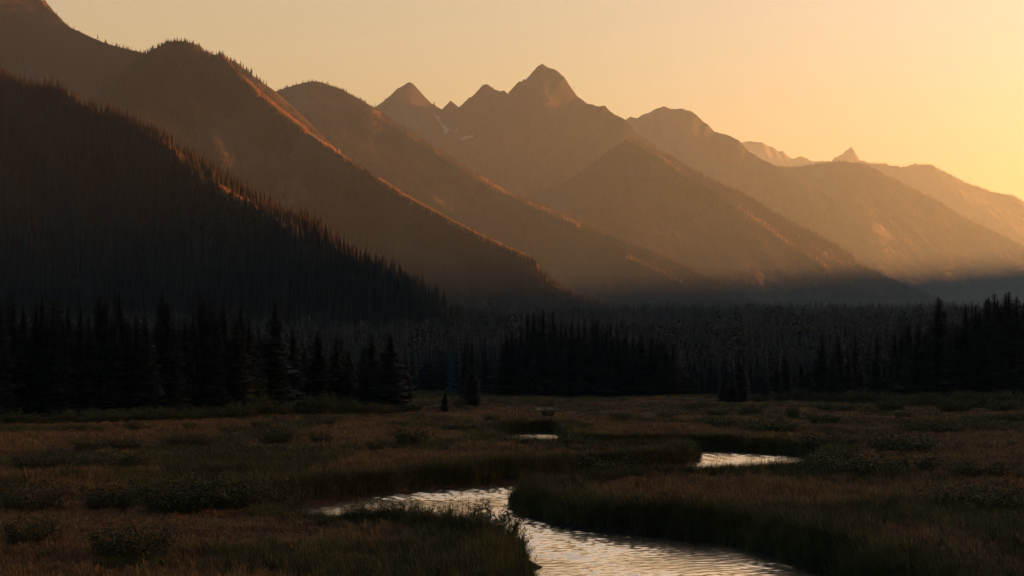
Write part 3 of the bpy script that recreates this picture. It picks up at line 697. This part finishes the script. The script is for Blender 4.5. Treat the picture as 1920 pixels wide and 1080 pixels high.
LONE = [(696, 622, 770, 54, 'narrower of the two tall conifers standing close together on the meadow left of the river'), (729, 620, 772, 72, 'broader dark conifer with a forked tip, beside a narrower one left of the river'),
        (681, 645, 771, 36, 'short conifer tucked against the left flank of the close pair on the meadow'), (762, 690, 768, 36, 'small broad conifer at the right foot of the close pair on the meadow'),
        (834, 731, 773, 19, 'tiny young conifer standing alone in the open meadow'), (884, 690, 761, 36, 'small dark conifer alone on the open meadow, skirts touching the grass'),
        (870, 640, 744, 26, 'dim slim conifer behind the small lone one, left of a paler twin'), (877, 619, 742, 24, 'taller dim conifer behind the small lone one at the wood edge'), (884, 640, 743, 26, 'dim conifer directly above the small lone one at the wood edge'),
        (1388, 674, 756, 34, 'pointed dark conifer, tallest of the little cluster at the far meadow edge'), (1372, 704, 757, 28, 'middle conifer of the little cluster at the far meadow edge'), (1358, 708, 754, 24, 'smallest outer conifer of the little cluster at the far meadow edge'),
        (1456, 683, 748, 22, 'thin short conifer paired with a taller thin one, right of the little cluster'), (1473, 659, 747, 24, 'thin tall conifer paired with a shorter one, right of the little cluster'), (1433, 712, 745, 26, 'dim stubby conifer between the little cluster and the thin pair'),
        (1503, 682, 750, 22, 'slim conifer left of the shorter one before the row of three high spires'), (1515, 690, 750, 22, 'short slim conifer at the foot of the row of three high spires'),
        (1540, 624, 748, 40, 'first of three high spires standing before the black right stand'), (1573, 624, 748, 40, 'second of three high spires standing before the black right stand'), (1605, 618, 744, 34, 'third and dimmest of three high spires before the black right stand'),
        (1561, 662, 750, 28, 'lower conifer filling the gap between the first two high spires'), (1589, 660, 750, 26, 'lower conifer to the right of the second high spire'), (1629, 635, 743, 18, 'very thin hazy conifer between the third spire and the black right stand'),
        (1646, 625, 741, 34, 'dim broad conifer fading into haze beside the black right stand'), (1642, 662, 752, 28, 'short dark conifer in front of the dim broad one by the black right stand'), (1660, 664, 748, 24, 'low slim conifer hugging the edge of the black right stand'),
        (1614, 690, 749, 26, 'low conifer under the third high spire'), (1526, 672, 748, 22, 'low thin conifer against the left flank of the first high spire')]
for pxx, top, base, wpx, lab in LONE:
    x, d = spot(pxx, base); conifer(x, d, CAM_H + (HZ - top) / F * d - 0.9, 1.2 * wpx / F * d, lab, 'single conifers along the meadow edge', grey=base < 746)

_ri = random.Random(9)
def filler(n, p0, p1, b0, b1, t0, t1, lab, group, grey=False):
    for k in range(n):
        pxx = p0 + (p1 - p0) * (k + _ri.random()) / n; base = _ri.uniform(b0, b1); top = _ri.uniform(t0, t1)
        x, d = spot(pxx, base); conifer(x, d, CAM_H + (HZ - top) / F * d - 0.9, _ri.uniform(48, 72) / F * d, lab, group, grey=grey)
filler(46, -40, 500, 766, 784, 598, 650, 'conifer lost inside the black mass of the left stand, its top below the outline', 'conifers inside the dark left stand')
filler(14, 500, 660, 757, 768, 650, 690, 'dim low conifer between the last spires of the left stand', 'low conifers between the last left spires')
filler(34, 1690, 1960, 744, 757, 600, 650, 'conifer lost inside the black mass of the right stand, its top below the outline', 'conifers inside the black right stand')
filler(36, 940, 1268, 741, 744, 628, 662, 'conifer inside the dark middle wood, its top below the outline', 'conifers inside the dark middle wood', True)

# ------------------------------------------------------------------ willow shrubs
def shrub_mesh(seed, tall=1.0, leaf=0.10, nst=26):
    rng = np.random.default_rng(seed); mf = MB(); ms = MB()
    for k in range(nst):
        a = rng.uniform(0, 6.28); r0 = rng.uniform(0, 0.45); L = rng.uniform(0.55, 1.05) * tall; out = rng.uniform(0.15, 0.75)
        b0 = np.array([math.cos(a) * r0, math.sin(a) * r0, -0.1]); t = np.linspace(0, 1, 5)
        pts = b0 + np.stack([math.cos(a) * out * L * t ** 1.3, math.sin(a) * out * L * t ** 1.3, L * (t * 1.1 - 0.15 * out * t ** 2)], 1) + rng.normal(0, 0.015, (5, 3))
        tube(ms, pts, np.linspace(0.010, 0.003, 5), 3)
        n = 80; tt = rng.uniform(0.12, 1.03, n); c = np.stack([np.interp(tt, t, pts[:, i]) for i in range(3)], 1) + rng.normal(0, 0.06, (n, 3))
        d = rng.normal(0, 1, (n, 3)); d[:, 2] = np.abs(d[:, 2]) * 0.9 + 0.2; d /= np.linalg.norm(d, axis=1)[:, None]
        s_ = np.cross(d, rng.normal(0, 1, (n, 3))); s_ /= np.linalg.norm(s_, axis=1)[:, None]
        l = leaf * rng.uniform(0.6, 1.3, (n, 1))
        mf.add(np.stack([c - d * l * .5, c + s_ * l * .22, c + d * l * .6, c - s_ * l * .22], 1).reshape(-1, 3), np.arange(4 * n).reshape(-1, 4))
    return mf.mesh('foliage', [m_willow]), ms.mesh('stems', [m_stem])
SHRUBS = [shrub_mesh(s, leaf=l, nst=n) for s, l, n in ((1, .062, 60), (2, .07, 54), (3, .058, 64), (4, .075, 50))]
SHOOTS = [shrub_mesh(s, 1.2, .085, 32) for s in (11, 12, 13)]
def shrub(pxx, base, wpx, hpx, label, group, shoots=False, z=0.9):
    x, d = spot(pxx, base, z); zz = float(meadow_z(np.array([x]), np.array([d]))[0])
    e = bpy.data.objects.new('willow_shrub', None); C.objects.link(e); e.empty_display_size = 0.3
    e.location = (x, d, zz); e.rotation_euler = (0, 0, _ri.uniform(0, 6.28))
    W = wpx / F * d / (1.7 if shoots else 1.35); H = (hpx / F * d + (0.0 if shoots else 0.35)) / 0.95
    e.scale = (W, min(W, 3 * H), H)
    f, s_ = _ri.choice(SHOOTS if shoots else SHRUBS)
    e['label'] = label; e['category'] = 'shrub'; e['group'] = group
    link('foliage', f, e); link('stems', s_, e)

MEADOW_SHRUBS = [(523, 836, 74, 28, 'largest round willow shrub in the reddish meadow below the left stand'), (602, 835, 40, 18, 'small shrub just right of the largest round one in the reddish meadow'), (775, 845, 66, 34, 'round bushy shrub alone in the brown meadow above the far river bank'),
    (706, 853, 30, 12, 'little low shrub left of the round bushy one above the far river bank'), (340, 838, 96, 22, 'wide flat shrub at the centre of the long row across the left meadow'), (172, 845, 66, 20, 'dark shrub at the left end of the long row across the left meadow'), (232, 843, 70, 20, 'dark shrub second in the long row across the left meadow'),
    (385, 838, 40, 14, 'low shrub at the right end of the long row across the left meadow'), (150, 812, 22, 8, 'small dark dot of a shrub near the left stand'), (180, 813, 32, 10, 'dark oval shrub near the left stand, right of a smaller one'), (245, 806, 34, 10, 'flat shrub just below the grassy foot of the left stand'),
    (440, 813, 50, 14, 'low shrub between the left stand and the largest round shrub'), (490, 805, 40, 11, 'low shrub in a pair just below the end of the left stand'), (358, 805, 26, 8, 'small shrub in the pale grass strip below the left stand'), (610, 800, 40, 12, 'low shrub below the gap after the tall cone shaped conifer'),
    (217, 886, 110, 26, 'long low dark shrub in the left foreground meadow'), (80, 888, 110, 30, 'broad dark willow patch at the left edge of the middle meadow'), (335, 964, 150, 58, 'wide dark green willow mound in the left foreground'), (430, 955, 140, 50, 'bright topped willow mound at the left bend of the river'),
    (215, 955, 120, 40, 'dim willow mound left of the wide dark green one'), (50, 960, 120, 40, 'dark willow mound at the left edge of the foreground'), (250, 1050, 170, 60, 'blackish low willow patch in the bottom left foreground'), (60, 1020, 120, 40, 'dark low willow patch at the far bottom left'),
    (527, 938, 90, 58, 'dark round willow leaning over the left bend of the river'), (1027, 782, 30, 12, 'small dark shrub just below the little far pond'), (860, 766, 26, 14, 'bare twiggy shrub beside the small lone conifer'), (925, 793, 34, 10, 'low shrub in the far meadow left of the pond'), (970, 795, 40, 10, 'flat shrub in the far meadow below the pond'),
    (1165, 788, 40, 10, 'low flat shrub right of the pond in the far meadow'), (1250, 786, 36, 10, 'small flat shrub in the far meadow, centre right'), (1295, 770, 26, 10, 'small round shrub near the far meadow edge, left of the little cluster of conifers'), (1320, 765, 24, 9, 'tiny shrub near the far meadow edge beside the little cluster of conifers'),
    (1407, 777, 40, 14, 'round dark shrub below the little cluster of conifers'), (1340, 781, 50, 11, 'flat grey green shrub below and left of the little cluster of conifers'), (1487, 790, 26, 22, 'upright bushy sapling in the right meadow below the thin pair of conifers'), (1545, 798, 66, 16, 'wide dark shrub in the right meadow below the three high spires'),
    (1695, 785, 40, 10, 'dark low shrub in the right meadow below the black stand'), (1750, 812, 130, 20, 'longest dark shrub row in the right meadow'), (1840, 810, 50, 12, 'low shrub at the right end of the longest dark row'), (1905, 795, 60, 16, 'dark shrub at the right edge of the meadow'), (1865, 795, 40, 10, 'small shrub beside the one at the right edge'),
    (1455, 812, 110, 22, 'dark shrub belt above the second river reach'), (1350, 801, 70, 12, 'low grey shrub above the golden grass strip'), (1600, 898, 180, 40, 'large dim willow patch on the right meadow across the river'), (1710, 892, 90, 26, 'dim willow patch right of the large one across the river'), (1840, 905, 120, 30, 'dark willow clump toward the right edge across the river'),
    (1830, 965, 150, 40, 'blackish willow clump low on the right edge'), (1560, 845, 120, 24, 'dark shrub hugging the bend at the right end of the second river reach'), (1690, 850, 160, 26, 'long dim shrub belt right of the second river reach'), (1140, 868, 150, 34, 'dark willow belt along the tongue of land before the second reach'),
    (1090, 838, 80, 22, 'dark shrub on the point below the small middle pool'), (1010, 832, 66, 12, 'flat shrub in front of the small middle pool'), (860, 808, 110, 12, 'long low shrub belt left of the small middle pool'), (960, 806, 90, 12, 'low shrub belt directly above the small middle pool')]
for t in MEADOW_SHRUBS: shrub(*t[:4], t[4], 'willow shrubs scattered over the meadow')
BELT = [(20, 797, 80, 20), (75, 798, 70, 16), (150, 795, 90, 24), (210, 793, 80, 20), (262, 791, 70, 18), (300, 791, 80, 24), (350, 790, 70, 18), (400, 788, 70, 22), (450, 787, 60, 26), (478, 783, 60, 36), (520, 783, 60, 24), (560, 780, 60, 20), (600, 779, 60, 34), (640, 777, 60, 26), (680, 777, 50, 18), (720, 777, 50, 14), (770, 773, 40, 14), (130, 786, 60, 44), (215, 786, 50, 36)]
for i, t in enumerate(BELT): shrub(*t, '%s shrub from the left in the dim belt under the dark left stand' % ORD[i] if t[3] < 30 else '%s shrub from the left, a higher one, in the belt under the left stand' % ORD[i], 'shrub belt at the foot of the left stand')
BELT2 = [(1425, 754, 40, 12), (1465, 752, 40, 16), (1498, 752, 30, 22), (1530, 754, 40, 16), (1570, 755, 50, 14), (1610, 757, 56, 22), (1650, 758, 56, 18), (1690, 760, 60, 16), (1730, 762, 70, 18), (1775, 764, 80, 26), (1820, 764, 80, 24), (1865, 764, 70, 20), (1905, 764, 70, 26), (1545, 772, 36, 10), (1585, 773, 46, 12), (1670, 772, 60, 18), (1790, 772, 90, 20), (1880, 772, 80, 18)]
for i, t in enumerate(BELT2): shrub(*t, '%s shrub from the left in the dim belt before the black right stand' % ORD[i], 'shrub belt before the right stand')
SHOOT = [(672, 986, 46, 44), (700, 988, 44, 48), (730, 991, 44, 48), (762, 994, 44, 46), (792, 997, 46, 46), (822, 1001, 48, 44), (852, 1005, 50, 46), (882, 1012, 56, 48), (915, 1020, 66, 62), (940, 1030, 60, 58), (958, 1040, 54, 52), (972, 1050, 40, 34)]
SHOOT_L = ['leafy upright willow shoots at the far left of the fringe along the near bank', 'second clump of willow shoots along the near bank fringe', 'third clump of willow shoots, reddish below, along the near bank', 'fourth clump of willow shoots along the near bank fringe', 'fifth clump of willow shoots where the near bank fringe starts to slope down',
    'sixth clump of willow shoots along the sloping fringe of the near bank', 'seventh clump of willow shoots, left of the tallest on the near bank', 'eighth clump of shoots touching the tallest willow on the near bank', 'tallest leafy willow on the near bank, silhouetted against bright water', 'spreading bare twigged willow right of the tallest on the near bank',
    'last high willow clump leaning over the water on the near bank', 'short twigs hanging over the little mud spit at the water']
for t, l in zip(SHOOT, SHOOT_L): shrub(t[0], t[1], t[2] * 1.35, t[3] * (0.82 if t[0] < 900 else 1.05), l, 'willow shoots along the near river bank', True, 0.8)
shrub(975, 941, 40, 40, 'dark twiggy willow at the tip of the grassy point where the river narrows', 'willow shoots along the near river bank', True, 0.6)
# ------------------------------------------------------------------ meadow grass (uncountable)
def tuft(seed, mat, n=30, h=0.75, spread=0.30, lean=0.35, w=0.022, head=False):
    rng = np.random.default_rng(seed); mb = MB()
    a = rng.uniform(0, 6.28, n); r = spread * np.sqrt(rng.random(n)); L = h * rng.uniform(0.55, 1.1, n); th = rng.uniform(0, 6.28, n); ln = lean * rng.uniform(0.2, 1.3, n)
    b0 = np.stack([r * np.cos(a), r * np.sin(a), 0 * r - 0.05], 1); dr = np.stack([np.cos(th), np.sin(th)], 1); sd_ = np.stack([-dr[:, 1], dr[:, 0]], 1)
    def at(t, wf):
        c = b0.copy(); c[:, :2] += dr * (ln * L * t ** 2)[:, None]; c[:, 2] += L * t * (1 - 0.25 * ln * t)
        o = np.concatenate([sd_ * (w * wf / 2), np.zeros((n, 1))], 1); return c - o, c + o
    p0, q0 = at(0.0, 1.0); p1, q1 = at(0.55, 0.9); p2, q2 = at(1.0, 1.1 if head else 0.15)
    co = np.stack([p0, q0, p1, q1, p2, q2], 1).reshape(-1, 3); i = np.arange(n)[:, None] * 6
    mb.add(co, np.concatenate([i + [0, 1, 3, 2], i + [2, 3, 5, 4]]))
    return mb.mesh('tuft', [mat])
GRASS = proto_collection('meadow_tuft', [tuft(1, m_green, 34, 0.85, lean=0.6), tuft(2, m_green, 30, 0.7, lean=0.4), tuft(3, m_green, 34, 0.95, lean=0.8),
                                         tuft(4, m_red, 34, 0.55, lean=0.25, w=0.02, head=True), tuft(5, m_red, 30, 0.65, lean=0.3, head=True), tuft(6, m_red, 32, 0.5, lean=0.4), tuft(7, m_gold, 32, 0.7, lean=0.4), tuft(8, m_green, 7, 1.15, 0.35, 0.3, 0.018, True), tuft(9, m_red, 6, 1.0, 0.35, 0.28, 0.018, True)])
GOLD_PX = [(1210, 1302, 834, 848), (1060, 1300, 802, 812), (1470, 1530, 822, 830), (1300, 1480, 806, 812)]
def grass():
    rng = np.random.default_rng(77); P = []; Sc = []
    for y0, y1, dens, sc in ((44, 75, 8.0, 0.9), (75, 115, 4.5, 1.1), (115, 190, 2.0, 1.35), (190, 330, 0.75, 1.8), (330, 420, 0.3, 2.2)):
        n = int(0.46 * (y1 ** 2 - y0 ** 2) * dens); y = np.sqrt(rng.uniform(y0 ** 2, y1 ** 2, n)); x = y * rng.uniform(-0.46, 0.46, n)
        P.append(np.stack([x, y], 1)); Sc.append(np.full(n, sc))
    n = 260000; y = np.sqrt(rng.uniform(50 ** 2, 178 ** 2, n)); x = y * rng.uniform(-0.3, 0.44, n); s_ = river_sd(x, y)     # thicker growth along the banks
    k = (s_ > -0.05) & (s_ < 1.7); P.append(np.stack([x[k], y[k]], 1)); Sc.append(np.where(y[k] > 100, 1.15, 0.9))
    P = np.concatenate(P); sc = np.concatenate(Sc); x, y = P.T
    sd = river_sd(x, y); ps = pond_sd(x, y)
    keep = (sd > -0.05) & (ps > 0.3); keep &= ~((x > 0.4) & (x < 4) & (y > 59) & (y < 63.5) & (sd < 2.2))
    x, y, sc, sd, ps = x[keep], y[keep], sc[keep], sd[keep], ps[keep]; n = len(x)
    z = meadow_z(x, y, sd, ps)
    g = fbm(x / 9, y / 14, 201, 4) + 0.9 * (1 - ss(1.2, 5.0, sd)) + 0.5 * ss(-0.05, 0.35, fbm(x / 30, y / 45, 205, 3)) - 0.10 + 0.5 * ss(190, 300, y)
    g = g + 0.12 * (1 - ss(60, 90, y)) - 0.02
    green = rng.random(n) < ss(-0.05, 0.30, g)
    idx = np.where(green, rng.integers(0, 3, n), 3 + rng.integers(0, 3, n))
    pxx = 960 + F * x / y; pyy = HZ + F * (CAM_H - z - 0.6) / y
    for a, b_, c, d in GOLD_PX: idx = np.where((pxx > a) & (pxx < b_) & (pyy > c) & (pyy < d) & (rng.random(n) < 0.55 * ss(-0.3, 0.3, fbm(x / 3, y / 5, 301, 3))), 6, idx)
    idx = np.where((rng.random(n) < 0.16 * ss(0.9, 1.5, sd) * (1 - ss(2.4, 4.0, sd)) * ss(-0.25, 0.2, fbm(x / 6, y / 6, 411, 3))), 6, idx)
    idx = np.where(rng.random(n) < 0.02 + 0.025 * (1 - ss(0.5, 4, sd)), np.where(green, 7, 8), idx)
    hv = np.clip(rng.lognormal(-0.06, 0.24, n), 0.5, 1.7) * (1 + 0.25 * fbm(x / 5, y / 5, 210, 3)) * np.where(green, 1 + 0.35 * (1 - ss(1, 4, sd)), 0.95)
    hv = hv * 0.85 * np.where(y > 190, 0.6, 1.0) * np.where(y > 112, 0.72, 1.0)
    hv = hv * (1 - 0.5 * ss(6.0, 9.5, -x) * ss(58, 64, y) * (1 - ss(78, 84, y)))
    rot = np.stack([rng.normal(0, .08, n), rng.normal(0, .08, n), rng.uniform(0, 6.28, n)], 1)
    scatter('meadow_grass', np.stack([x, y, z], 1), np.stack([sc, sc, hv * np.sqrt(sc)], 1), rot, idx, GRASS, label='reddish autumn grass and dark green sedge covering the valley meadow')
    print('grass tufts', n)
grass()
# ------------------------------------------------------------------ the hazy evening air
def haze():
    x0, x1, y0, y1, z0, z1 = -9000, 11000, -1500, 15000, -6.0, 1750.0
    co = [(x, y, z) for z in (z0, z1) for y in (y0, y1) for x in (x0, x1)]
    f = [(0, 2, 3, 1), (4, 5, 7, 6), (0, 1, 5, 4), (2, 6, 7, 3), (0, 4, 6, 2), (1, 3, 7, 5)]
    m = bpy.data.materials.new('hazy_air'); m.use_nodes = True; nt = m.node_tree
    for n in list(nt.nodes):
        if n.type == 'BSDF_PRINCIPLED': nt.nodes.remove(n)
    v = nt.nodes.new('ShaderNodeVolumePrincipled')
    v.inputs['Color'].default_value = (0.42, 0.71, 1.0, 1)
    v.inputs['Density'].default_value = HAZE_DENSITY; v.inputs['Anisotropy'].default_value = HAZE_G
    out = [n for n in nt.nodes if n.type == 'OUTPUT_MATERIAL'][0]
    nt.links.new(v.outputs['Volume'], out.inputs['Volume'])
    me = mesh_from('haze', co, np.array(f), [m]); link('haze', me, kind='stuff', label='thin golden evening haze filling the whole valley air')
HAZE_DENSITY, HAZE_G = 3.6e-5, 0.62
haze()
